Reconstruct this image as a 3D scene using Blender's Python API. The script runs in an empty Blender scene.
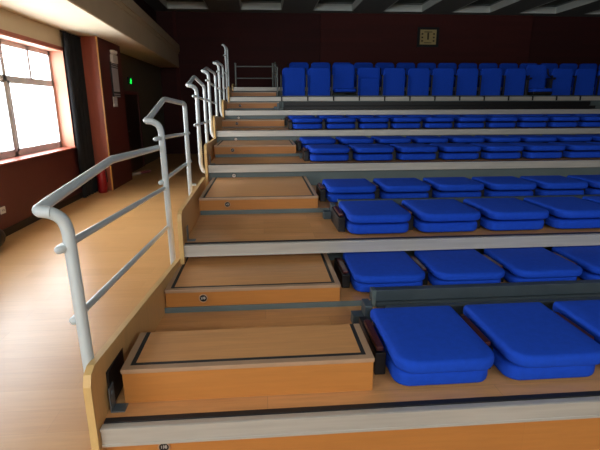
import bpy, bmesh, math, random
from mathutils import Vector, Matrix
random.seed(7)
SC = bpy.context.scene
COL = SC.collection
PI = math.pi

# ------------------------------------------------------------------ materials
def lin(c):
    return tuple(((v/255)/12.92 if v/255 <= .04045 else ((v/255+.055)/1.055)**2.4) for v in c) + (1,)

def mat(name, rgb, rough=.5, metal=0.0, var=.08, scale=8.0, bump=0.0, bscale=60.0, spec=.5, sheen=0.0, stretch=(1,1,1)):
    m = bpy.data.materials.new(name); m.use_nodes = True
    nt = m.node_tree; b = nt.nodes['Principled BSDF']
    b.inputs['Roughness'].default_value = rough
    b.inputs['Metallic'].default_value = metal
    b.inputs['Specular IOR Level'].default_value = spec
    if sheen:
        b.inputs['Sheen Weight'].default_value = sheen
        b.inputs['Sheen Roughness'].default_value = .4
    tc = nt.nodes.new('ShaderNodeTexCoord'); mp = nt.nodes.new('ShaderNodeMapping')
    mp.inputs['Scale'].default_value = stretch
    nt.links.new(tc.outputs['Object'], mp.inputs['Vector'])
    n = nt.nodes.new('ShaderNodeTexNoise'); n.inputs['Scale'].default_value = scale; n.inputs['Detail'].default_value = 5
    nt.links.new(mp.outputs['Vector'], n.inputs['Vector'])
    r = nt.nodes.new('ShaderNodeValToRGB')
    c = lin(rgb)
    r.color_ramp.elements[0].position = .3; r.color_ramp.elements[1].position = .7
    r.color_ramp.elements[0].color = tuple(max(0, v*(1-var)) for v in c[:3])+(1,)
    r.color_ramp.elements[1].color = tuple(min(1, v*(1+var)) for v in c[:3])+(1,)
    nt.links.new(n.outputs['Fac'], r.inputs['Fac']); nt.links.new(r.outputs['Color'], b.inputs['Base Color'])
    if bump:
        n2 = nt.nodes.new('ShaderNodeTexNoise'); n2.inputs['Scale'].default_value = bscale
        nt.links.new(mp.outputs['Vector'], n2.inputs['Vector'])
        bp = nt.nodes.new('ShaderNodeBump'); bp.inputs['Strength'].default_value = bump; bp.inputs['Distance'].default_value = .01
        nt.links.new(n2.outputs['Fac'], bp.inputs['Height']); nt.links.new(bp.outputs['Normal'], b.inputs['Normal'])
    return m

def wood(name, rgb, rgb2, rough=.35, along='X', plank=(1.2, .13), seam=.35, grain=.25, coat=0.0):
    """laminate boards: brick pattern for boards, stretched noise for grain"""
    m = bpy.data.materials.new(name); m.use_nodes = True
    nt = m.node_tree; b = nt.nodes['Principled BSDF']; b.inputs['Roughness'].default_value = rough
    if coat: b.inputs['Coat Weight'].default_value = coat; b.inputs['Coat Roughness'].default_value = .18
    tc = nt.nodes.new('ShaderNodeTexCoord'); mp = nt.nodes.new('ShaderNodeMapping')
    rot = {'X': (0,0,0), 'Y': (0,0,PI/2), 'XZ': (PI/2,0,0), 'YZ': (PI/2,0,PI/2)}[along]
    mp.inputs['Rotation'].default_value = rot
    nt.links.new(tc.outputs['Object'], mp.inputs['Vector'])
    br = nt.nodes.new('ShaderNodeTexBrick'); br.offset = .37
    br.inputs['Scale'].default_value = 1; br.inputs['Brick Width'].default_value = plank[0]; br.inputs['Row Height'].default_value = plank[1]
    br.inputs['Mortar Size'].default_value = .0015; br.inputs['Mortar Smooth'].default_value = .6
    a, c = lin(rgb), lin(rgb2)
    br.inputs['Color1'].default_value = a; br.inputs['Color2'].default_value = c
    br.inputs['Mortar'].default_value = tuple(v*(1-seam) for v in a[:3])+(1,)
    nt.links.new(mp.outputs['Vector'], br.inputs['Vector'])
    mp2 = nt.nodes.new('ShaderNodeMapping'); mp2.inputs['Scale'].default_value = (1.2, 14, 14)
    nt.links.new(mp.outputs['Vector'], mp2.inputs['Vector'])
    n = nt.nodes.new('ShaderNodeTexNoise'); n.inputs['Scale'].default_value = 3; n.inputs['Detail'].default_value = 6; n.inputs['Distortion'].default_value = .6
    nt.links.new(mp2.outputs['Vector'], n.inputs['Vector'])
    mr = nt.nodes.new('ShaderNodeMapRange'); mr.inputs['To Min'].default_value = 1-grain; mr.inputs['To Max'].default_value = 1+grain
    nt.links.new(n.outputs['Fac'], mr.inputs['Value'])
    mx = nt.nodes.new('ShaderNodeMix'); mx.data_type = 'RGBA'; mx.blend_type = 'MULTIPLY'; mx.inputs['Factor'].default_value = 1
    nt.links.new(br.outputs['Color'], mx.inputs[6]); nt.links.new(mr.outputs['Result'], mx.inputs[7])
    nt.links.new(mx.outputs[2], b.inputs['Base Color'])
    return m

def emit(name, rgb, s):
    m = bpy.data.materials.new(name); m.use_nodes = True
    b = m.node_tree.nodes['Principled BSDF']
    b.inputs['Base Color'].default_value = lin(rgb); b.inputs['Emission Color'].default_value = lin(rgb); b.inputs['Emission Strength'].default_value = s
    return m

def glass(name):
    m = bpy.data.materials.new(name); m.use_nodes = True
    nt = m.node_tree; out = nt.nodes['Material Output']; nt.nodes.remove(nt.nodes['Principled BSDF'])
    t = nt.nodes.new('ShaderNodeBsdfTransparent'); g = nt.nodes.new('ShaderNodeBsdfGlossy'); g.inputs['Roughness'].default_value = .05
    mx = nt.nodes.new('ShaderNodeMixShader')
    mx.inputs[0].default_value = .05; nt.links.new(t.outputs[0], mx.inputs[1]); nt.links.new(g.outputs[0], mx.inputs[2])
    nt.links.new(mx.outputs[0], out.inputs['Surface'])
    return m

M = dict(
    floor=wood('hall_floor_laminate', (202,158,104), (194,149,95), rough=.32, along='X', plank=(1.2,.19), seam=.2, grain=.12),
    tread=wood('tread_laminate', (216,160,104), (200,144,88), rough=.36, along='X', plank=(1.1,.16), seam=.35, grain=.22),
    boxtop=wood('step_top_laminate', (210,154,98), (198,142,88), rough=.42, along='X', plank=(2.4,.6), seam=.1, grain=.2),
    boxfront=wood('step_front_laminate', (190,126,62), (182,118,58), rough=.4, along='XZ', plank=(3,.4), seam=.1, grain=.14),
    panel=wood('side_panel_laminate', (218,172,112), (212,164,104), rough=.4, along='YZ', plank=(3,.9), seam=.1, grain=.12),
    edge=mat('panel_edge_band', (216,180,118), .4),
    trim=mat('bronze_aluminium_trim', (182,150,120), .4, .2, .05),
    alu=mat('brushed_aluminium', (194,191,182), .4, .3, .08, 5, stretch=(.4,8,8)),
    rubber=mat('black_rubber_strip', (34,34,36), .6),
    fascia=mat('grey_green_painted_steel', (98,112,112), .45, .1, .06, 3),
    beam=mat('dark_grey_steel', (78,90,96), .42, .3, .08),
    black=mat('black_plastic', (18,18,20), .45),
    blue=mat('blue_woven_fabric', (22,72,194), .85, 0, .06, 30, .12, 240, .2, 0),
    maroon=mat('maroon_wood_armrest', (66,22,24), .35, 0, .1, 10),
    rail=mat('pale_grey_enamel_tube', (202,213,215), .3, 0, .03, 6, spec=.5),
    wallred=wood('dark_red_wall_panels', (98,44,40), (90,39,36), rough=.5, along='YZ', plank=(1.2,2.4), seam=.3, grain=.1),
    wallback=wood('dark_maroon_wall_boards', (66,19,17), (59,17,15), rough=.8, along='XZ', plank=(2.4,.14), seam=.25, grain=.1),
    wallback2=wood('maroon_raised_wall_boards', (80,27,22), (73,24,20), rough=.8, along='XZ', plank=(2.4,.14), seam=.25, grain=.1),
    olive=mat('olive_grey_plaster', (96,88,70), .8, 0, .05, 3),
    cream=mat('cream_plaster', (226,212,186), .8, 0, .03, 2),
    beige=mat('beige_plaster', (196,180,150), .8, 0, .04, 2),
    ceil=mat('grey_ceiling_paint', (134,142,138), .85, 0, .04, 2),
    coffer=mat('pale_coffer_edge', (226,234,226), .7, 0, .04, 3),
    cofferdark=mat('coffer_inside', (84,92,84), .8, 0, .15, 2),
    redwood=mat('red_wood_veneer', (158,82,62), .4, 0, .12, 3, stretch=(6,6,.6)),
    reveal=mat('orange_wood_reveal', (214,150,124), .5, 0, .05, 4),
    goldedge=mat('pale_wood_edge', (214,160,84), .4),
    upvc=mat('white_window_frame', (214,218,222), .4, 0, .02),
    glass=glass('window_glass'),
    curtain=mat('black_velvet', (11,12,15), .9, 0, .15, 12),
    base=mat('dark_skirting', (34,24,22), .5),
    white=mat('white_plastic', (214,206,196), .45, 0, .03),
    grey=mat('light_grey_board', (190,186,192), .5, 0, .04),
    red=mat('red_enamel', (150,20,26), .4, 0, .06),
    pink=mat('dull_pink_cloth', (150,84,92), .8),
    exitgreen=emit('green_exit_glow', (20,220,70), 1.1),
    darkdoor=mat('dark_brown_door', (52,34,26), .5, 0, .12, 4, stretch=(5,5,.6)),
    paper=mat('aged_tan_paper', (190,168,112), .7, 0, .05, 14),
    ink=mat('brown_ink', (70,58,28), .7),
    steel=mat('dull_guard_rail_steel', (120,126,122), .4, .3, .05),
    bracket=mat('zinc_plate', (120,132,140), .4, .6, .06),
)

# ------------------------------------------------------------------ mesh helpers
class MB:
    def __init__(s): s.bm = bmesh.new()
    def box(s, x0, x1, y0, y1, z0, z1, bev=0.0):
        b = bmesh.new()
        r = bmesh.ops.create_cube(b, size=1)
        for v in b.verts:
            v.co = Vector((x0+(v.co.x+.5)*(x1-x0), y0+(v.co.y+.5)*(y1-y0), z0+(v.co.z+.5)*(z1-z0)))
        if bev: bmesh.ops.bevel(b, geom=b.edges[:], offset=bev, segments=2, affect='EDGES', profile=.6)
        s._add(b); return s
    def _add(s, b):
        me = bpy.data.meshes.new('t'); b.to_mesh(me); b.free(); s.bm.from_mesh(me); bpy.data.meshes.remove(me)
    def prism(s, pts, d, bev=0.0):
        """pts: 3D polygon, extruded by vector d"""
        b = bmesh.new(); d = Vector(d)
        v0 = [b.verts.new(p) for p in pts]; v1 = [b.verts.new(Vector(p)+d) for p in pts]
        n = len(pts)
        b.faces.new(v0); b.faces.new(v1[::-1])
        for i in range(n): b.faces.new((v0[(i+1)%n], v0[i], v1[i], v1[(i+1)%n]))
        bmesh.ops.recalc_face_normals(b, faces=b.faces[:])
        if bev: bmesh.ops.bevel(b, geom=b.edges[:], offset=bev, segments=2, affect='EDGES')
        s._add(b); return s
    def rings(s, rings):
        b = bmesh.new(); R = [[b.verts.new(p) for p in r] for r in rings]; n = len(R[0])
        for i in range(len(R)-1):
            for j in range(n): b.faces.new((R[i][j], R[i][(j+1)%n], R[i+1][(j+1)%n], R[i+1][j]))
        b.faces.new(R[0][::-1]); b.faces.new(R[-1])
        bmesh.ops.recalc_face_normals(b, faces=b.faces[:])
        s._add(b); return s
    def tube(s, pts, r, rad=0.0, n=10, fl=None):
        """tube through pts; corners rounded with radius rad; fl=(w,h) gives a flat oval section"""
        P = [Vector(p) for p in pts]; path = [P[0]]
        for i in range(1, len(P)-1):
            a, c, d = P[i-1], P[i], P[i+1]
            q = min(rad, (a-c).length*.49, (d-c).length*.49)
            if q < 1e-4: path.append(c); continue
            p0 = c+(a-c).normalized()*q; p1 = c+(d-c).normalized()*q
            for k in range(7):
                t = k/6; path.append(p0*(1-t)**2+c*2*t*(1-t)+p1*t*t)
        path.append(P[-1])
        rings = []; up = None
        for i, p in enumerate(path):
            t = (path[min(i+1, len(path)-1)]-path[max(i-1, 0)]).normalized()
            if up is None:
                up = Vector((0,0,1)) if abs(t.z) < .9 else Vector((1,0,0))
            sd = t.cross(up)
            if sd.length < 1e-5: sd = t.orthogonal()
            sd.normalize(); up = sd.cross(t).normalized()
            w, h = fl if fl else (r, r)
            rings.append([p+sd*math.cos(2*PI*k/n)*w+up*math.sin(2*PI*k/n)*h for k in range(n)])
        s.rings(rings); return s
    def disc(s, c, axis, r, h, n=20):
        """short cylinder from c along axis ('x','y','z')"""
        c = Vector(c); rr = []
        for t in (0, h):
            ring = []
            for k in range(n):
                a = 2*PI*k/n; u, v = r*math.cos(a), r*math.sin(a)
                ring.append(c+{'x': Vector((t,u,v)), 'y': Vector((u,t,v)), 'z': Vector((u,v,t))}[axis])
            rr.append(ring)
        return s.rings(rr)
    def build(s, name, m, parent=None, smooth=False, props=None):
        me = bpy.data.meshes.new(name); s.bm.to_mesh(me); s.bm.free()
        me.materials.append(m)
        if smooth:
            for p in me.polygons: p.use_smooth = True
        o = bpy.data.objects.new(name, me); COL.objects.link(o)
        if parent: o.parent = parent
        if smooth:
            md = o.modifiers.new('edge', 'EDGE_SPLIT'); md.split_angle = math.radians(45)
        for k, v in (props or {}).items(): o[k] = v
        return o

def tag(o, label, cat, group=None):
    o['label'] = label; o['category'] = cat
    if group: o['group'] = group
    return o
def thing(name, label, cat, loc=(0,0,0), group=None):
    o = bpy.data.objects.new(name, None); COL.objects.link(o); o.location = loc; o.empty_display_size = .1
    return tag(o, label, cat, group)
def struct(o): o['kind'] = 'structure'; return o
def children(o): return [c for c in bpy.data.objects if c.parent == o]
def dup(root, loc, label, scale=None):
    r = root.copy(); COL.objects.link(r); r.location = loc; r['label'] = label
    if scale: r.scale = scale
    for ch in KIDS[root.name]:
        c = ch.copy(); COL.objects.link(c); c.parent = r
        for g in KIDS.get(ch.name, []):
            d = g.copy(); COL.objects.link(d); d.parent = c
    return r
KIDS = {}
def remember(o):
    KIDS[o.name] = children(o)
    for c in KIDS[o.name]: KIDS[c.name] = children(c)
ORD = ['zeroth','first','second','third','fourth','fifth','sixth','seventh','eighth','ninth','tenth','eleventh','twelfth','thirteenth','fourteenth','fifteenth','sixteenth','seventeenth','eighteenth','nineteenth','twentieth']

# ------------------------------------------------------------------ camera
F = 453.7; CX, CY, CZ = .698, -1.695, 1.317; PT, YW, RL = -.2577, .0807, -.0032
cp, sp, cy, sy = math.cos(PT), math.sin(PT), math.cos(YW), math.sin(YW)
fw = Vector((sy*cp, cy*cp, sp)); rt = Vector((cy, -sy, 0)); up = rt.cross(fw)
c_, s_ = math.cos(RL), math.sin(RL)
rt2 = c_*rt+s_*up; up2 = -s_*rt+c_*up
cam = bpy.data.cameras.new('camera'); co = bpy.data.objects.new('camera', cam); COL.objects.link(co)
co.matrix_world = Matrix(((rt2.x, up2.x, -fw.x, CX), (rt2.y, up2.y, -fw.y, CY), (rt2.z, up2.z, -fw.z, CZ), (0,0,0,1)))
cam.sensor_fit = 'HORIZONTAL'; cam.sensor_width = 36; cam.lens = F/600*36; cam.clip_start = .02
SC.camera = co

# ------------------------------------------------------------------ room shell
WX, RX, BY, FY, FZ, CZ_ = -2.62, 13.6, 14.5, -5.8, -.30, 4.262
struct(MB().box(WX-.4, RX+.3, FY-.3, BY+.3, FZ-.1, FZ).build('floor', M['floor']))

# left wall with window openings (Y ranges)
WINS = [(-5.4, -1.5), (2.15, 6.75)]
SILL, HEAD, SOF = .60, 2.23, 2.545
WT = .30
w = MB()
def lw(y0, y1, z0, z1): w.box(WX-WT, WX, y0, y1, z0, z1)
ys = FY
for a, b in WINS:
    lw(ys, a, FZ, HEAD); lw(a, b, FZ, SILL); ys = b
lw(ys, 7.45, FZ, HEAD)
struct(w.build('wall_left', M['wallred']))
struct(MB().box(WX-WT, WX, FY, 7.45, HEAD, SOF+.6).build('wall_left', M['beige']))
struct(MB().box(WX-WT, WX, 8.85, BY, FZ, SOF+.6).build('wall_left', M['olive']))
struct(MB().box(WX-WT, WX, FY, BY, SOF+.6, CZ_+.4).build('wall_left', M['wallback']))
struct(MB().box(WX-.001, WX+.012, FY, 7.44, FZ, FZ+.10).build('baseboard_left', M['base']))
struct(MB().box(WX-.001, WX+.012, FY, 6.80, HEAD, HEAD+.045).build('trim_1', M['redwood']))

# windows
for i, (a, b) in enumerate(WINS):
    root = bpy.data.objects.new('window_%d' % (i+1), None); COL.objects.link(root); struct(root)
    gx = WX-.25
    r = MB()
    r.box(WX-WT+.002, WX-.002, b-.018, b, SILL+.02, HEAD-.02); r.box(WX-WT+.002, WX-.002, a, a+.018, SILL+.02, HEAD-.02)
    r.box(WX-WT+.002, WX-.002, a, b, HEAD-.02, HEAD)
    r.build('window_reveal', M['reveal'], root)
    MB().box(WX-WT+.002, WX+.05, a, b, SILL, SILL+.022, .006).build('window_sill', M['redwood'], root)
    f = MB(); t = .032
    y0, y1, z0, z1 = a+.018, b-.018, SILL+.022, HEAD-.02
    f.box(gx-t, gx+t, y0, y0+.07, z0, z1); f.box(gx-t, gx+t, y1-.07, y1, z0, z1)
    f.box(gx-t, gx+t, y0, y1, z0, z0+.07); f.box(gx-t, gx+t, y0, y1, z1-.07, z1)
    zt = 1.70
    f.box(gx-t, gx+t, y0, y1, zt-.035, zt+.035)
    n = 3
    for k in range(1, n):
        ym = y0+(y1-y0)*k/n
        f.box(gx-t, gx+t, ym-.045, ym+.045, z0, z1)
    for k in range(n):
        ym = y0+(y1-y0)*(k+.5)/n
        f.box(gx-t, gx+t, ym-.03, ym+.03, zt, z1)
    # opening sash in each lower light
    for k in range(n):
        ya, yb = y0+(y1-y0)*k/n+.05, y0+(y1-y0)*(k+1)/n-.05
        f.box(gx-.01, gx+.045, ya, ya+.03, z0+.07, zt-.035); f.box(gx-.01, gx+.045, yb-.03, yb, z0+.07, zt-.035)
        f.box(gx-.01, gx+.045, ya, yb, z0+.07, z0+.10); f.box(gx-.01, gx+.045, ya, yb, zt-.065, zt-.035)
    f.build('window_frame', M['upvc'], root)
    MB().box(gx-.004, gx+.004, y0+.02, y1-.02, z0+.02, z1-.02).build('window_pane', M['glass'], root)

# pilaster behind the curtain, and its pale edge
struct(MB().box(WX-WT, -2.275, 7.46, 8.85, FZ, SOF).build('wall_left', M['wallred']))
struct(MB().box(WX, -2.29, 7.44, 7.462, FZ, SOF).build('trim_2', M['redwood']))
struct(MB().box(-2.292, -2.268, 7.436, 7.464, FZ, SOF).build('trim_3', M['goldedge']))

# bulkhead along the left wall, its soffit and mouldings
def skew(xa, ya, xb, yb, xl, z0, z1):
    return [(xl, ya, z0), (xa, ya, z0), (xb, yb, z0), (xl, yb, z0)]
XA, YA, XB, YB_ = -1.15, FY, -2.24, BY
def bx(y): return -1.54+(y-3.0)*(-.47/11.5)
XA, XB = bx(FY), bx(BY)
bk = MB().prism([(WX, FY, SOF), (XA, FY, SOF), (XB, BY, SOF), (WX, BY, SOF)], (0,0,.62))
struct(bk.build('ceiling', M['cream'], None))
mo = MB()
mo.prism([(XA, FY, SOF+.012), (XA+.012, FY, SOF+.012), (XB+.012, BY, SOF+.012), (XB, BY, SOF+.012)], (0,0,.66))
mo.prism([(XA, FY, SOF+.50), (XA+.06, FY, SOF+.50), (XB+.06, BY, SOF+.50), (XB, BY, SOF+.50)], (0,0,.20))
mo.prism([(XA, FY, SOF+.42), (XA+.03, FY, SOF+.42), (XB+.03, BY, SOF+.42), (XB, BY, SOF+.42)], (0,0,.10))
struct(mo.build('trim_4', M['beige']))

# back wall: dark boards, raised redder bay, end pillar
struct(MB().box(WX-WT, RX, BY, BY+.2, FZ, CZ_+.4).build('wall_back', M['wallback']))
struct(MB().box(2.70, 10.02, BY-.10, BY+.01, FZ, CZ_+.02).build('wall_back', M['wallback2']))
struct(MB().box(XB-.10, XB+.02, BY-.06, BY+.01, FZ, CZ_+.02).build('trim_5', M['wallback2']))
struct(MB().box(RX, RX+.2, FY, BY+.2, FZ, CZ_+.4).build('wall_right', M['wallback']))
# front (stage end) wall behind the photographer, with unseen high windows added for front light
fwx = [(-1.8, 1.4), (3.0, 6.2)]
w = MB(); xs = WX-WT
for a, b in fwx:
    w.box(xs, a, FY-.2, FY, FZ, CZ_+.4); w.box(a, b, FY-.2, FY, FZ, 2.7); w.box(a, b, FY-.2, FY, 3.9, CZ_+.4); xs = b
w.box(xs, RX+.2, FY-.2, FY, FZ, CZ_+.4)
struct(w.build('wall_front', M['beige']))

# coffered ceiling: ribs and bands around open coffers
c = MB()
c0, cw, cs = .11, 1.30, 2.295       # first coffer left edge, width, spacing
H = .26
bands = []
y = 14.05
rows = []
while y > FY:
    rows.append((y-2.1, y)); y -= 2.9
prev = BY+.1
for (a, b) in rows:
    c.box(WX-WT, RX+.1, b, prev, CZ_, CZ_+H); prev = a
c.box(WX-WT, RX+.1, FY-.1, prev, CZ_, CZ_+H)
edges = []
x = c0-cs
while x < RX: edges.append((x, x+cw)); x += cs
for (a, b) in rows:
    px = WX-WT
    for (p, q) in edges:
        if p > px: c.box(px, p, a, b, CZ_, CZ_+H)
        px = max(px, q)
    if px < RX: c.box(px, RX+.1, a, b, CZ_, CZ_+H)
struct(c.build('ceiling', M['ceil']))
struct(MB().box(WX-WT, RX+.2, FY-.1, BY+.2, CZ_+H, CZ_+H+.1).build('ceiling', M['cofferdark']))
e = MB()
for (a, b) in rows:
    for (p, q) in edges:
        if q < WX or p > RX-.3: continue
        p = max(p, WX)
        e.box(p, q, b-.03, b, CZ_-.004, CZ_+H-.06); e.box(p, q, a, a+.03, CZ_-.004, CZ_+H-.06)
        e.box(p, p+.03, a+.03, b-.03, CZ_-.004, CZ_+H-.06); e.box(q-.03, q, a+.03, b-.03, CZ_-.004, CZ_+H-.06)
struct(e.build('trim_6', M['coffer']))

# ------------------------------------------------------------------ things along the left wall
# black curtain hanging beside the window
def wavy(x, y0, y1, z0, z1, amp, n, th):
    b = MB(); N = n*8
    ring = lambda z, k: []
    pts = []
    for i in range(N+1):
        t = i/N; pts.append((x+amp*math.sin(t*n*2*PI)+amp*.4*math.sin(t*n*4.7), y0+(y1-y0)*t))
    poly = pts+[(px+th, py) for px, py in reversed(pts)]
    b.prism([(px, py, z0) for px, py in poly], (0,0,z1-z0))
    return b
t = thing('curtain', 'black curtain hanging to the floor beside the bright window', 'curtain', (0,0,0))
wavy(WX+.06, 6.66, 7.40, FZ+.01, SOF-.03, .030, 6, .012).build('curtain_cloth', M['curtain'], t, True)
MB().tube([(WX+.06, 6.60, SOF-.035), (WX+.06, 7.43, SOF-.035)], .014).build('curtain_rod', M['black'], t, True)
t = thing('bag', 'black bag slumped on floor against dark red wall', 'bag', (WX+.15, 3.62, FZ))
def blob(b, c, rx, ry, rz, n=16, m=8):
    rr = []
    for i in range(m+1):
        th = -PI/2+PI*i/m; k = max(.05, math.cos(th))
        rr.append([(c[0]+rx*k*math.cos(2*PI*j/n)*(1+.08*math.sin(3*j)), c[1]+ry*k*math.sin(2*PI*j/n), c[2]+rz*(math.sin(th)+1)) for j in range(n)])
    return b.rings(rr)
blob(MB(), (0,0,0), .13, .22, .13).build('bag_body', M['black'], t, True)
MB().tube([(0,-.09,.22), (0,-.06,.33), (0,.06,.33), (0,.09,.22)], .010, .05).build('handle', M['black'], t, True)

# red extinguisher at the foot of the pilaster
t = thing('fire_extinguisher', 'red fire extinguisher on the floor beside the black curtain', 'fire extinguisher', (-2.40, 7.25, FZ))
def lathe(b, prof, n=18, c=(0,0)):
    return b.rings([[(c[0]+r*math.cos(2*PI*k/n), c[1]+r*math.sin(2*PI*k/n), z) for k in range(n)] for r, z in prof])
lathe(MB(), [(.078,0), (.084,.01), (.084,.36), (.075,.41), (.045,.44), (.03,.455)]).build('cylinder_body', M['red'], t, True)
lathe(MB(), [(.022,.45), (.022,.49), (.03,.495), (.03,.51)]).build('valve', M['black'], t, True)
MB().box(-.012, .012, -.09, .03, .51, .525, .004).build('handle', M['black'], t)
MB().tube([(.03,0,.50), (.09,0,.47), (.10,0,.20)], .009, .04).build('hose', M['black'], t, True)

# wall socket
t = thing('wall_socket', 'small white socket low on the dark red wall', 'socket', (WX, 4.22, .04))
MB().box(0, .012, -.055, .055, -.043, .043, .003).build('cover_plate', M['white'], t)
MB().box(.011, .014, -.02, -.012, -.012, .012).box(.011, .014, .012, .02, -.012, .012).build('slots', M['black'], t)

# emergency light, framed notice and switch plate on the pilaster side
PX = -2.275
t = thing('emergency_light', 'white twin-head emergency light above the framed notice', 'emergency light', (PX, 8.27, 2.27))
MB().box(0, .06, -.16, .16, -.12, .04, .012).build('battery_box', M['white'], t)
for s in (-1, 1):
    lathe(MB(), [(.03,0), (.055,.03), (.055,.07), (.045,.075)], c=(.03, s*.08)).build('lamp_head', M['white'], t, True).location = (0,0,.05)
t = thing('framed_notice', 'tall framed notice with dark striped ends on wooden pilaster', 'notice board', (PX, 8.28, 1.83))
MB().box(0, .02, -.24, .24, -.34, .34, .004).build('frame', M['black'], t)
MB().box(.019, .025, -.19, .19, -.23, .23).build('notice_sheet', M['grey'], t)
st = MB()
for z in (.26, .30, -.28, -.32): st.box(.019, .024, -.20, .20, z-.009, z+.009)
st.build('stripe', M['grey'], t)
t = thing('switch_plate', 'pale grid of wall switches below the framed notice', 'light switch', (PX, 8.15, 1.40))
MB().box(0, .014, -.13, .13, -.10, .10, .003).build('cover_plate', M['white'], t)
for i in range(3):
    for j in range(2):
        MB().box(.013, .021, -.105+i*.075, -.045+i*.075, -.08+j*.085, -.01+j*.085, .003).build('rocker', M['grey'], t)

# door in the dark far part of the left wall, exit sign over it
d = bpy.data.objects.new('door_1', None); COL.objects.link(d); struct(d)
MB().box(WX-.001, WX+.03, 9.75, 11.15, FZ, 1.60).build('door_leaf', M['darkdoor'], d)
q = MB(); q.box(WX, WX+.05, 9.67, 9.75, FZ, 1.68); q.box(WX, WX+.05, 11.15, 11.23, FZ, 1.68); q.box(WX, WX+.05, 9.75, 11.15, 1.60, 1.68)
q.build('door_frame', M['wallred'], d)
MB().tube([(WX+.03, 9.86, .72), (WX+.08, 9.86, .72), (WX+.08, 9.98, .72)], .012, .02).build('door_handle', M['bracket'], d, True)
t = thing('exit_sign', 'small glowing green exit sign above the dark doorway', 'exit sign', (WX, 10.62, 1.93))
MB().box(0, .03, -.16, .16, -.09, .09, .006).build('housing', M['black'], t)
# running figure pictogram and arrow, as the lit part
pg = MB()
pg.disc((.03, .05, .045), 'x', .022, .006); pg.tube([(.034,.04,.02), (.034,.0,-.02), (.034,-.05,-.055)], .018); pg.tube([(.034,.0,-.02), (.034,.045,-.06)], .016); pg.tube([(.034,.035,.01), (.034,.07,-.005)], .012); pg.tube([(.034,.03,.015), (.034,-.03,.02)], .012)
pg.build('running_figure', M['exitgreen'], t)
t = thing('rolled_banner', 'white and pink roll lying on the dark floor by the doorway', 'rolled cloth', (0,0,0))
MB().tube([(-2.42, 9.35, FZ+.035), (-2.30, 9.62, FZ+.035)], .035).build('white_end', M['white'], t, True, {'label': 'white end'})
MB().tube([(-2.301, 9.62, FZ+.035), (-2.15, 9.96, FZ+.035)], .034).build('pink_end', M['pink'], t, True, {'label': 'pink end'})

# picture on back wall
t = thing('framed_plaque', 'small tan plaque in black frame high on back wall', 'plaque', (6.37, BY-.10, 3.54))
f = MB(); f.box(-.37, .37, -.04, 0, .235, .31); f.box(-.37, .37, -.04, 0, -.31, -.235); f.box(-.37, -.285, -.04, 0, -.235, .235); f.box(.285, .37, -.04, 0, -.235, .235)
f.build('frame', M['black'], t)
MB().box(-.287, .287, -.022, -.002, -.237, .237).build('tan_sheet', M['paper'], t)
k = MB(); k.box(-.03, .03, -.026, -.02, -.08, .14); k.box(-.14, .14, -.026, -.02, .15, .175)
for z in (.10, -.01, -.12):
    for s in (-1, 1): k.box(s*.20-.03, s*.20+.03, -.026, -.02, z-.025, z+.025)
k.box(-.13, .13, -.026, -.02, -.19, -.17)
k.build('markings', M['ink'], t)

# ------------------------------------------------------------------ seating tiers
TY = {1: 0, 2: 1.643, 3: 3.909, 4: 5.745, 5: 7.313, 6: 8.884, 7: 10.544}
TZ = {1: 0, 2: .295, 3: .614, 4: .929, 5: 1.227, 6: 1.502, 7: 1.775}
XE = {1: -.015, 2: .082, 3: .027, 4: -.036, 5: -.015, 6: -.008, 7: -.013}
UY = {1: 1.112, 2: 2.6455, 3: 4.8105, 4: 6.833, 5: 8.10, 6: 9.70}
UZ = {1: .037, 2: .337, 3: .655, 4: .946, 5: 1.262, 6: 1.535}
BXL = {1: .043, 2: .077, 3: .021, 4: -.045, 5: -.06, 6: -.07}
BXW = 1.15
TR = 13.2
NT = .092
# side panels: (front x, front y, back x, back y, zb front, zt front, zb back, zt back)
SP = {1: (-.048, -.02, .030, 1.615, FZ, .275, FZ, .20), 2: (.058, 1.618, -.040, 3.875, -.10, .555, .20, .468),
      3: (-.004, 3.880, -.070, 5.71, .20, .862, .50, .812), 4: (-.072, 5.715, -.052, 7.27, .50, 1.160, .80, 1.095),
      5: (-.052, 7.278, -.044, 8.85, .80, 1.425, 1.10, 1.37), 6: (-.044, 8.855, -.048, 10.51, 1.10, 1.73, 1.37, 1.66),
      7: (-.048, 10.515, -.048, 12.6, 1.37, 1.86, 1.6, 1.84)}
FASY = {2: 1.643+.30}
def text(body, name, parent, loc, size, m):
    cu = bpy.data.curves.new(name, 'FONT'); cu.body = body; cu.size = size; cu.align_x = 'CENTER'; cu.align_y = 'CENTER'; cu.extrude = .0006
    cu.materials.append(m)
    tmp = bpy.data.objects.new('tmp', cu); COL.objects.link(tmp); bpy.context.view_layer.update()
    me = bpy.data.meshes.new_from_object(tmp.evaluated_get(bpy.context.evaluated_depsgraph_get())); me.name = name
    bpy.data.objects.remove(tmp); bpy.data.curves.remove(cu)
    o = bpy.data.objects.new(name, me); COL.objects.link(o); o.rotation_euler = (PI/2, 0, 0); o.location = loc; o.parent = parent
    if not me.materials: me.materials.append(m)
    return o
def number_plate(parent, x, y, z, r, n, rimm, face=None, ink=None):
    p = MB().disc((x, y-.004, z), 'y', r, .005, 24).build('number_plate', face or M['black'], parent)
    rg = MB(); N = 24
    rg.tube([(x+r*math.cos(2*PI*i/N), y-.004, z+r*math.sin(2*PI*i/N)) for i in range(N+1)], r*.14, 0, 6)
    rg.build('plate_rim', rimm, p, True)
    text('%d排' % n, 'row_number', p, (x, y-.0055, z), r*.85, ink or M['white'])

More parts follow.
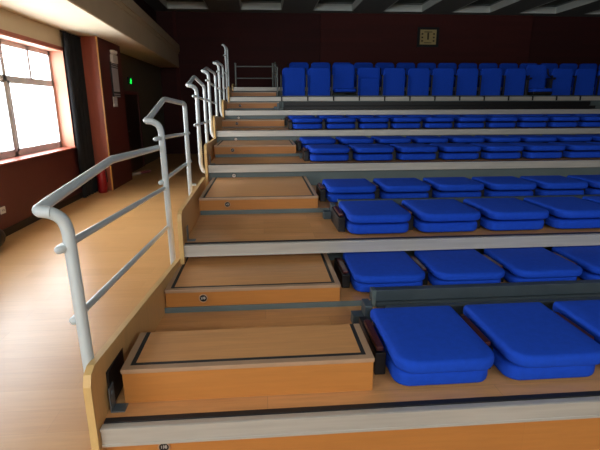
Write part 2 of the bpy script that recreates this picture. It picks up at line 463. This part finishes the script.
rowname = {1:'front',2:'second',3:'third',4:'fourth',5:'fifth',6:'sixth',7:'seventh',8:'eighth'}
tname = {1:'front tier of seating platform nearest the camera with wide wooden tread',2:'second seating tier, behind the front tier',3:'third seating tier counting up from the front',4:'fourth seating tier counting up from the front',
         5:'fifth seating tier, without visible seats and with a dark beam',6:'sixth seating tier, carrying the row of upright blue seats',7:'topmost seating tier, carrying the guard rail'}
for k in range(1, 8):
    y, z, xe = TY[k], TZ[k], XE[k]
    t = thing('seating_tier', tname[k], 'seating platform', (0,0,0), 'tiers of the retractable seating')
    last = k == 7
    uy = UY.get(k, 12.6); uz = UZ.get(k, z)
    ny = TY.get(k+1, 12.6)
    # wooden deck
    MB().box(xe, TR, y+.036, uy+(0 if last else .06), z-.03, z).build('tread', M['tread'], t)
    # aluminium nosing with a lip and a groove
    n = MB(); n.box(xe, TR, y, y+.034, z-NT, z, .006); n.box(xe, TR, y-.004, y+.01, z-.016, z-.002, .002); n.box(xe, TR, y-.003, y+.01, z-NT, z-NT+.014, .002)
    n.build('nosing', M['alu'], t)
    MB().box(xe+.005, TR, y+.034, y+.064, z-.004, z+.004).build('anti_slip_strip', M['rubber'], t)
    if k == 1:
        MB().box(xe, TR, .03, .055, FZ, -NT).build('riser_panel', M['boxfront'], t)
        number_plate(t, .235, .03, -.132, .024, 1, M['trim'])
    else:
        fy = FASY.get(k, y+.05)
        p = MB().box(xe, TR, fy, fy+.02, UZ[k-1]-.03, z-.031).build('riser_panel', M['fascia'], t)
        if k in (3, 4, 5): number_plate(p, {3: .335, 4: .27, 5: .25}[k], fy, z-NT-.045, .026, 2*k-1, M['black'], M['white'], M['black'])
    if not last:
        fyn = FASY.get(k+1, ny+.05)
        MB().box(xe, TR, uy, fyn, uz-.028, uz).build('upper_tread', M['tread'], t)
        MB().box(xe, TR, uy-.012, uy, uz-.042, uz, .003).build('upper_riser', M['fascia'], t)
    # end panel
    ax, ay, bx_, by_, zb0, zt0, zb1, zt1 = SP[k]
    r = .06
    pts = [(ax, ay, zb0), (ax, ay, zt0-r), (ax, ay+r*.3, zt0-r*.3), (ax, ay+r, zt0), (bx_, by_, zt1), (bx_, by_, zb1)]
    pp = MB().prism(pts, (.028, 0, 0)).build('side_panel', M['panel'], t)
    # banding round the visible edge
    def band(a, b):
        q = MB(); q.tube([a, b], 0, 0, 4, (.0215, .005)); return q
    eb = MB()
    seq = [(ax+.014, ay-.001, zb0+.02), (ax+.014, ay-.001, zt0-r), (ax+.014, ay+r*.3-.001, zt0-r*.3+.001), (ax+.014, ay+r, zt0+.001), (bx_+.014, by_, zt1+.001)]
    P = [(x_, y_, z_) for x_, y_, z_ in seq]
    rr = []
    for i in range(len(P)):
        a = Vector(P[max(i-1,0)]); b = Vector(P[min(i+1,len(P)-1)]); tt = (b-a); nrm = Vector((0, -tt.z, tt.y)).normalized()
        p0 = Vector(P[i]); rr.append([p0+Vector((-.0155,0,0))-nrm*.001, p0+Vector((.0155,0,0))-nrm*.001, p0+Vector((.0155,0,0))+nrm*.003, p0+Vector((-.0155,0,0))+nrm*.003])
    eb.rings(rr).build('edge_band', M['edge'], pp)
    if k <= 3:
        sx = max(ax, xe)+.012
        bb = MB(); bb.box(xe+.014, xe+.019, y+.10, y+.16, z+.002, z+.12, .002); bb.box(xe+.014, xe+.075, y+.10, y+.16, z+.001, z+.006, .002)
        bb.disc((xe+.019, y+.13, z+.085), 'x', .010, .004, 12)
        bb.build('corner_bracket', M['bracket'], t)
    if k == 1: MB().box(xe+.002, xe+.012, .13, .95, .002, .185, .002).build('gap_shade_plate', M['black'], t)  # added black plate stands in for shade in the gap beside the step box
    # dark mounting beam behind the lower row, on the edge of the upper tread
    if k in (1, 2, 3, 4, 5):
        x0 = {1: 1.405, 2: 1.425, 3: 1.38, 4: 1.33, 5: 1.12}[k]
        x1 = 7.9 if k == 5 else TR
        zt = uz+.078 if k < 5 else TZ[6]-.115
        b = MB(); b.box(x0+.03, x1, uy-.030, uy+.03, zt-.075, zt, .002); b.box(x0+.03, x1, uy-.055, uy-.031, z+.003, uz+.0); b.box(x0+.03, x1, uy-.028, uy+.028, uz-.04, uz-.005, .004); b.box(x0+.05, x1, uy-.20, uy-.16, z+.004, z+.07, .006)
        b.box(x0+.03, x1, uy+.0, uy+.012, uz-.01, zt-.06)
        b.build('seat_beam', M['beam'] if k < 5 else M['black'], t)
        e_ = MB(); e_.box(x0, x0+.03, uy-.034, uy+.034, uz-.045, zt+.003, .004)
        e_.build('beam_end_plate', M['fascia'], t)
        g = MB(); g.box(x0-.18, x0-.11, uy-.30, uy-.22, z+.002, z+.07, .005); g.box(x0-.11, x0-.065, uy-.32, uy-.20, z+.002, z+.14, .006)
        g.build('beam_bracket', M['beam'], t)
    if k == 6:
        MB().box(1.12, TR, TY[6]+.08, TY[6]+.14, TZ[6]+.001, TZ[6]+.03, .004).build('seat_beam', M['beam'], t)

# ------------------------------------------------------------------ aisle step boxes
def step_box(label, x0, x1, y0, y1, z0, z1, num=None, px=None):
    t = thing('step_box', label, 'step', (x0, y0, z0), 'wooden step boxes in the aisle')
    W, D, Hh = x1-x0, y1-y0, z1-z0
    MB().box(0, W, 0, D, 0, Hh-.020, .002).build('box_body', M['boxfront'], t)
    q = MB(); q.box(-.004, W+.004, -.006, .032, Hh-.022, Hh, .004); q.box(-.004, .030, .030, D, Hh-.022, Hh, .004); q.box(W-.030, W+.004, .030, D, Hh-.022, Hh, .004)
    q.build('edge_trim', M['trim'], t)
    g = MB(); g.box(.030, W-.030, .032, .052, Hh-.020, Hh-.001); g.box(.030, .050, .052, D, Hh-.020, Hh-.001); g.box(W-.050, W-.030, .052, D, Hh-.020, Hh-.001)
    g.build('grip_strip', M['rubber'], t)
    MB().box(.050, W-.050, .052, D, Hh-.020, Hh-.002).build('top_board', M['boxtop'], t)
    if num: number_plate(t, px-x0, 0, Hh*.5-.004, .026, num, M['trim'])
    return t
step_box('largest wooden step box, on the front tread nearest the camera', .043, 1.193, .166, .512, 0, .175)
bl = {1: 'wooden step box behind the nearest step box, with black number plate', 2: 'third wooden step box up the aisle, on the second tier',
      3: 'fourth wooden step box up the aisle, on the third tier', 4: 'fifth wooden step box up the aisle, on the fourth tier',
      5: 'sixth wooden step box up the aisle, on the fifth tier', 6: 'topmost wooden step box at the head of the aisle'}
for k in range(1, 7):
    x0 = BXL[k]; wd = BXW-(.03 if k >= 5 else 0)
    y1 = FASY.get(k+1, TY[k+1]+.05)-.004
    step_box(bl[k], x0, x0+wd, UY[k]+.002, y1, UZ[k], UZ[k]+(.12 if k < 6 else .095), 2*k if k < 6 else None, {1: .285, 2: .345, 3: .275, 4: .24, 5: .25}.get(k))

# ------------------------------------------------------------------ folded seats
def rrect(x0, x1, y0, y1, rf, rb, ins, z):
    """rounded rectangle, front radius rf (low y), back radius rb, inset by ins"""
    x0 += ins; x1 -= ins; y0 += ins; y1 -= ins; rf = max(.004, rf-ins); rb = max(.004, rb-ins); out = []
    for cx, cy_, r, a0 in ((x1-rf, y0+rf, rf, -PI/2), (x1-rb, y1-rb, rb, 0), (x0+rb, y1-rb, rb, PI/2), (x0+rf, y0+rf, rf, PI)):
        for i in range(7):
            a = a0+PI/2*i/6; out.append((cx+r*math.cos(a), cy_+r*math.sin(a), z))
    return out
def pad(x0, x1, y0, y1, z0, z1, rf, rb, r, crown=0.0):
    b = MB(); R = []
    for i in range(5):
        a = PI/2*i/4; R.append(rrect(x0, x1, y0, y1, rf, rb, r*(1-math.sin(a)), z0+r*(1-math.cos(a))))
    for i in range(5):
        a = PI/2*i/4; R.append(rrect(x0, x1, y0, y1, rf, rb, r*(1-math.cos(a)), z1-r*(1-math.sin(a))))
    R.append(rrect(x0, x1, y0, y1, rf, rb, r+.05, z1+crown))
    return b.rings(R)
PW = .575
def make_seat():
    t = thing('folding_seat', 'x', 'seat', (0,0,0), 'blue seats folded flat in rows')
    w = PW
    # origin: left of the pitch, front of the folded back, tread level
    pad(.066, w-.004, 0, .60, .118, .186, .10, .03, .024, .004).build('backrest', M['blue'], t, True)
    pad(.074, w-.004, .060, .56, .014, .094, .08, .03, .024, .003).build('seat_cushion', M['blue'], t, True)
    MB().box(.12, w-.06, .15, .56, .085, .128).build('hinge_plate', M['black'], t)
    a = MB(); a.box(.008, .046, .20, .50, .135, .160, .008); a.build('armrest', M['maroon'], t)
    s = MB(); s.box(.003, .062, .20, .56, .002, .125, .006); s.build('arm_panel', M['black'], t)
    l = MB(); l.box(.003, .05, .50, .60, .002, .13, .004); l.box(.003, w-.01, .56, .60, .02, .07); l.build('side_bracket', M['black'], t)
    return t
proto = make_seat(); remember(proto)
ROWS = {1: (0, .085, 1.250, .553, 1.0, 1.0, 5), 2: (.037, 1.14, 1.263, .578, .83, .93, 7), 3: (.295, 1.70, 1.325, .580, 1.0, 1.0, 8), 4: (.337, 2.76, 1.305, .573, 1.0, .9, 9),
        5: (.614, 3.98, 1.25, .576, 1.0, 1.0, 10), 6: (.655, 4.92, 1.232, .566, 1.0, 1.0, 12), 7: (.929, 5.80, 1.158, .555, 1.0, 1.0, 13), 8: (.946, 6.90, 1.155, .560, 1.0, .9, 15)}
first = True
for r, (z, y, x0, pitch, sz, sy_, n) in ROWS.items():
    for i in range(n):
        lab = '%s folded blue seat from the aisle in the %s row' % (ORD[i+1], rowname[r]+(' from the front' if r > 1 else ''))
        loc = (x0-.021+i*pitch, y, z); sc_ = (pitch/PW, sy_, sz)
        if first:
            proto.location = loc; proto.scale = sc_; proto['label'] = lab; first = False
        else: dup(proto, loc, lab, sc_)

# ------------------------------------------------------------------ upright seats on the top tiers
def frame_side(x, arm=False):
    f = MB()
    f.box(x-.016, x+.016, .02, .06, 0, .50, .004); f.box(x-.016, x+.016, -.24, .26, 0.001, .03, .004); f.box(x-.014, x+.014, -.245, -.223, -.075, .03, .003)
    f.tube([(x, .05, .45), (x, .22, .52), (x, .26, .66)], .016, .05)
    return f
UW = .592
def make_upright(kind):
    t = thing('upright_seat', 'x', 'seat', (0,0,0), 'blue upright seats on the top tiers')
    w = UW
    def slab(x0, x1, z0, z1, y0, y1, rt_, rb_, lean=0.0):
        b = pad(x0, x1, -z1, -z0, y0, y1, rt_, rb_, .02, .006)
        # stand the pad up: its plane becomes X-Z, its thickness runs along Y
        for v in b.bm.verts:
            x_, yy, zz = v.co; v.co = Vector((x_, -(zz)+2*y0+(y1-y0)-0, -yy))
        for v in b.bm.verts: v.co.y += lean*(v.co.z-z0)
        return b
    fr = frame_side(0); fr.build('side_frame', M['black'], t)
    if kind == 'up':
        slab(.035, w-.035, .02, .675, .16, .235, .05, .03, .0).build('backrest', M['blue'], t, True)
        slab(.06, w-.06, .03, .44, .09, .155, .04, .06, .0).build('seat_cushion', M['blue'], t, True)
    elif kind == 'single':
        slab(.035, w-.035, .02, .665, .10, .17, .085, .03, .0).build('backrest', M['blue'], t, True)
        slab(.06, w-.06, .05, .46, .19, .24, .04, .06, .0).build('seat_cushion', M['blue'], t, True)
    else:
        slab(.035, w-.035, .15, .76, .22, .30, .08, .03, .06).build('backrest', M['blue'], t, True)
        pad(.05, w-.05, -.16, .24, .12, .20, .08, .03, .03, .006).build('seat_cushion', M['blue'], t, True)
    if kind == 'arms':
        for xx in (.0, w):
            MB().box(xx-.035, xx+.035, -.06, .24, .40, .45, .01).box(xx-.03, xx+.03, .06, .20, .0, .42, .01).build('armrest', M['black'], t)
        MB().box(.06, w-.06, -.13, .2, .06, .125, .01).build('seat_tray', M['black'], t)
    remember(t); return t
kinds = {k: make_upright(k) for k in ('up', 'single', 'down', 'arms')}
KIDS_USED = set()
def place(kind, loc, lab):
    p = kinds[kind]
    if kind not in KIDS_USED:
        KIDS_USED.add(kind); p.location = loc; p['label'] = lab; return p
    return dup(p, loc, lab)
n6 = 17
special = {2: ('down', 'upright blue seat with its seat cushion tipped down in the upright row'), 3: ('up', 'upright blue seat with tall back showing above its folded cushion'), 10: ('arms', 'upright blue seat with black armrests and dark tray in the upright row')}
for i in range(n6):
    kind, lab = special.get(i, ('single', '%s upright blue seat from the aisle in the upright row' % ORD[i+1]))
    place(kind, (1.150+i*UW*.994, 9.10, TZ[6]-.012), lab)
for i in range(n6):
    lab = '%s blue seat from the aisle in the topmost row behind the upright row' % ORD[i+1]
    dup(kinds['single'], (1.42+i*UW*.985, 10.95, TZ[7]-.01), lab)

# ------------------------------------------------------------------ handrails
def handrail(label, y0, z0, zt, apex, end, x=-.095, ho=.10, mids=(), foot=None, far=None, conn=None, sub=.025):
    """post at (x,y0) z0..zt, hairpin bend outwards by ho, bar rising to apex then to end"""
    t = thing('handrail', label, 'handrail', (0,0,0), 'white tube handrails along the aisle')
    hx = x-ho
    b = MB()
    pts = []
    if foot: pts += [(foot[0], y0-.01, foot[1]), (x+.03, y0-.01, foot[1]), (x, y0, foot[1]+.08)]
    else: pts += [(x+.020, y0, z0)]
    pts += [(x, y0, zt-.03), (x-.01, y0-.01, zt+.02), (x-ho*.55, y0-.03, zt+.05)]
    b.tube(pts+[(hx, y0-.03, zt+.055)], sub, .05, 12)
    b.build('post', M['rail'], t, True)
    tb = MB()
    tb.tube([(x-ho*.45, y0-.035, zt+.05), (hx-.004, y0-.04, zt+.056), (hx, y0+.07, zt+.072), (hx, apex[0], apex[1]), end], sub*.92, .05, 12)
    tb.build('top_rail', M['rail'], t, True)
    if far:
        MB().tube([(end[0], end[1]-.02, end[2]+.002), (far[0], far[1], far[2]), (far[0], far[1]+.01, far[3])], sub*.92, .05, 12).build('post', M['rail'], t, True)
    for (ya, za, yb, zb) in mids:
        m = MB(); mx_ = x-.028
        m.tube([(x-.006, ya+.05, za+.002), (mx_-.006, ya-.01, za-.002), (mx_, ya+.05, za), (mx_, yb, zb), (mx_+.02, yb+.03, zb+.005)], .0165, .03, 10)
        m.build('middle_rail', M['rail'], t, True)
    if conn:
        m = MB(); m.tube(conn, .015); m.build('mount', M['rail'], t, True)
    return t
handrail('nearest white handrail, beside the front tier', .10, FZ+.02, .875, (.97, 1.022), (-.15, 2.20, .985), mids=[(.06, .775, 2.02, .672), (.10, .452, 2.02, .345)], x=-.076, ho=.085, sub=.0245)
handrail('second white handrail up the aisle, beside the second tier', 2.02, FZ+.02, 1.150, (2.72, 1.378), (-.115, 3.16, 1.345), mids=[(1.93, 1.070, 3.42, 1.025), (1.98, .722, 3.42, .715)], far=(-.095, 3.24, 1.335, -.1),
         conn=[(-.09, 3.25, .49), (-.03, 3.25, .49)])
handrail('third white handrail up the aisle, beside the third tier', 4.20, .55, 1.505, (4.80, 1.695), (-.12, 5.02, 1.60), mids=[(4.10, 1.43, 5.40, 1.40), (4.10, 1.09, 5.40, 1.08)], foot=(-.022, .50), far=(-.105, 5.08, 1.575, .66))
handrail('fourth white handrail up the aisle, beside the fourth tier', 5.90, .90, 1.785, (6.45, 1.93), (-.125, 6.80, 1.87), mids=[(5.80, 1.70, 7.05, 1.66), (5.80, 1.39, 7.05, 1.36)], x=-.125, ho=.085, foot=(-.062, .83), far=(-.115, 6.88, 1.85, .96))
handrail('fifth white handrail up the aisle, beside the fifth tier', 7.62, 1.2, 2.050, (8.2, 2.19), (-.11, 8.36, 2.13), mids=[(7.52, 1.95, 8.7, 1.92), (7.52, 1.64, 8.7, 1.61)], x=-.108, ho=.085, foot=(-.062, 1.13), far=(-.095, 8.44, 2.11, 1.25))
handrail('last white handrail at the top of the aisle', 9.20, 1.5, 2.565, (9.6, 2.66), (-.13, 9.75, 2.66), mids=[(9.10, 2.40, 9.9, 2.40), (9.10, 2.03, 9.9, 2.03), (9.10, 1.70, 9.9, 1.70)], x=-.082, ho=.05, foot=(-.054, 1.40), far=(-.082, 9.85, 2.62, 1.6), sub=.022)

# guard rails at the head of the aisle
t = thing('guard_rail', 'dull grey guard rail across the head of the aisle', 'guard rail', (0,0,0))
for xx in (.0, 1.03): MB().tube([(xx, 11.6, TZ[7]), (xx, 11.6, 2.45)], .028).build('post', M['steel'], t, True)
for zz in (2.36, 2.05): MB().tube([(0, 11.6, zz), (1.03, 11.6, zz)], .018).build('rail', M['steel'], t, True)
t = thing('guard_rail', 'dull grey guard rail running beside the top seat rows', 'guard rail', (0,0,0))
for yy in (9.75, 11.45): MB().tube([(1.09, yy, UZ[6] if yy < 10.5 else TZ[7]), (1.09, yy, 2.20 if yy < 10.5 else 2.47)], .020).build('post', M['steel'], t, True)
for dz in (0, -.25): MB().tube([(1.09, 9.75, 2.19+dz), (1.09, 11.45, 2.45+dz)], .016).build('rail', M['steel'], t, True)

# ------------------------------------------------------------------ daylight
wd = bpy.data.worlds.new('sky'); SC.world = wd; wd.use_nodes = True
bg = wd.node_tree.nodes['Background']; bg.inputs['Color'].default_value = (.93, .97, 1.0, 1); bg.inputs['Strength'].default_value = 9.0
def portal(name, loc, rot, sx, sy_):
    l = bpy.data.lights.new(name, 'AREA'); l.shape = 'RECTANGLE'; l.size = sx; l.size_y = sy_; l.cycles.is_portal = True
    o = bpy.data.objects.new(name, l); COL.objects.link(o); o.location = loc; o.rotation_euler = rot
for a, b in WINS:
    portal('window_portal', (WX-WT-.02, (a+b)/2, (SILL+HEAD)/2), (0, -PI/2, 0), HEAD-SILL, b-a)
for a, b in fwx:
    portal('window_portal', ((a+b)/2, FY-.22, 3.3), (PI/2, 0, 0), b-a, 1.2)

SC.view_settings.view_transform = 'Standard'; SC.view_settings.look = 'None'; SC.view_settings.gamma = 1; SC.view_settings.use_curve_mapping = False
SC.view_settings.exposure = .5
SC.cycles.max_bounces = 10; SC.cycles.diffuse_bounces = 6; SC.cycles.transparent_max_bounces = 12
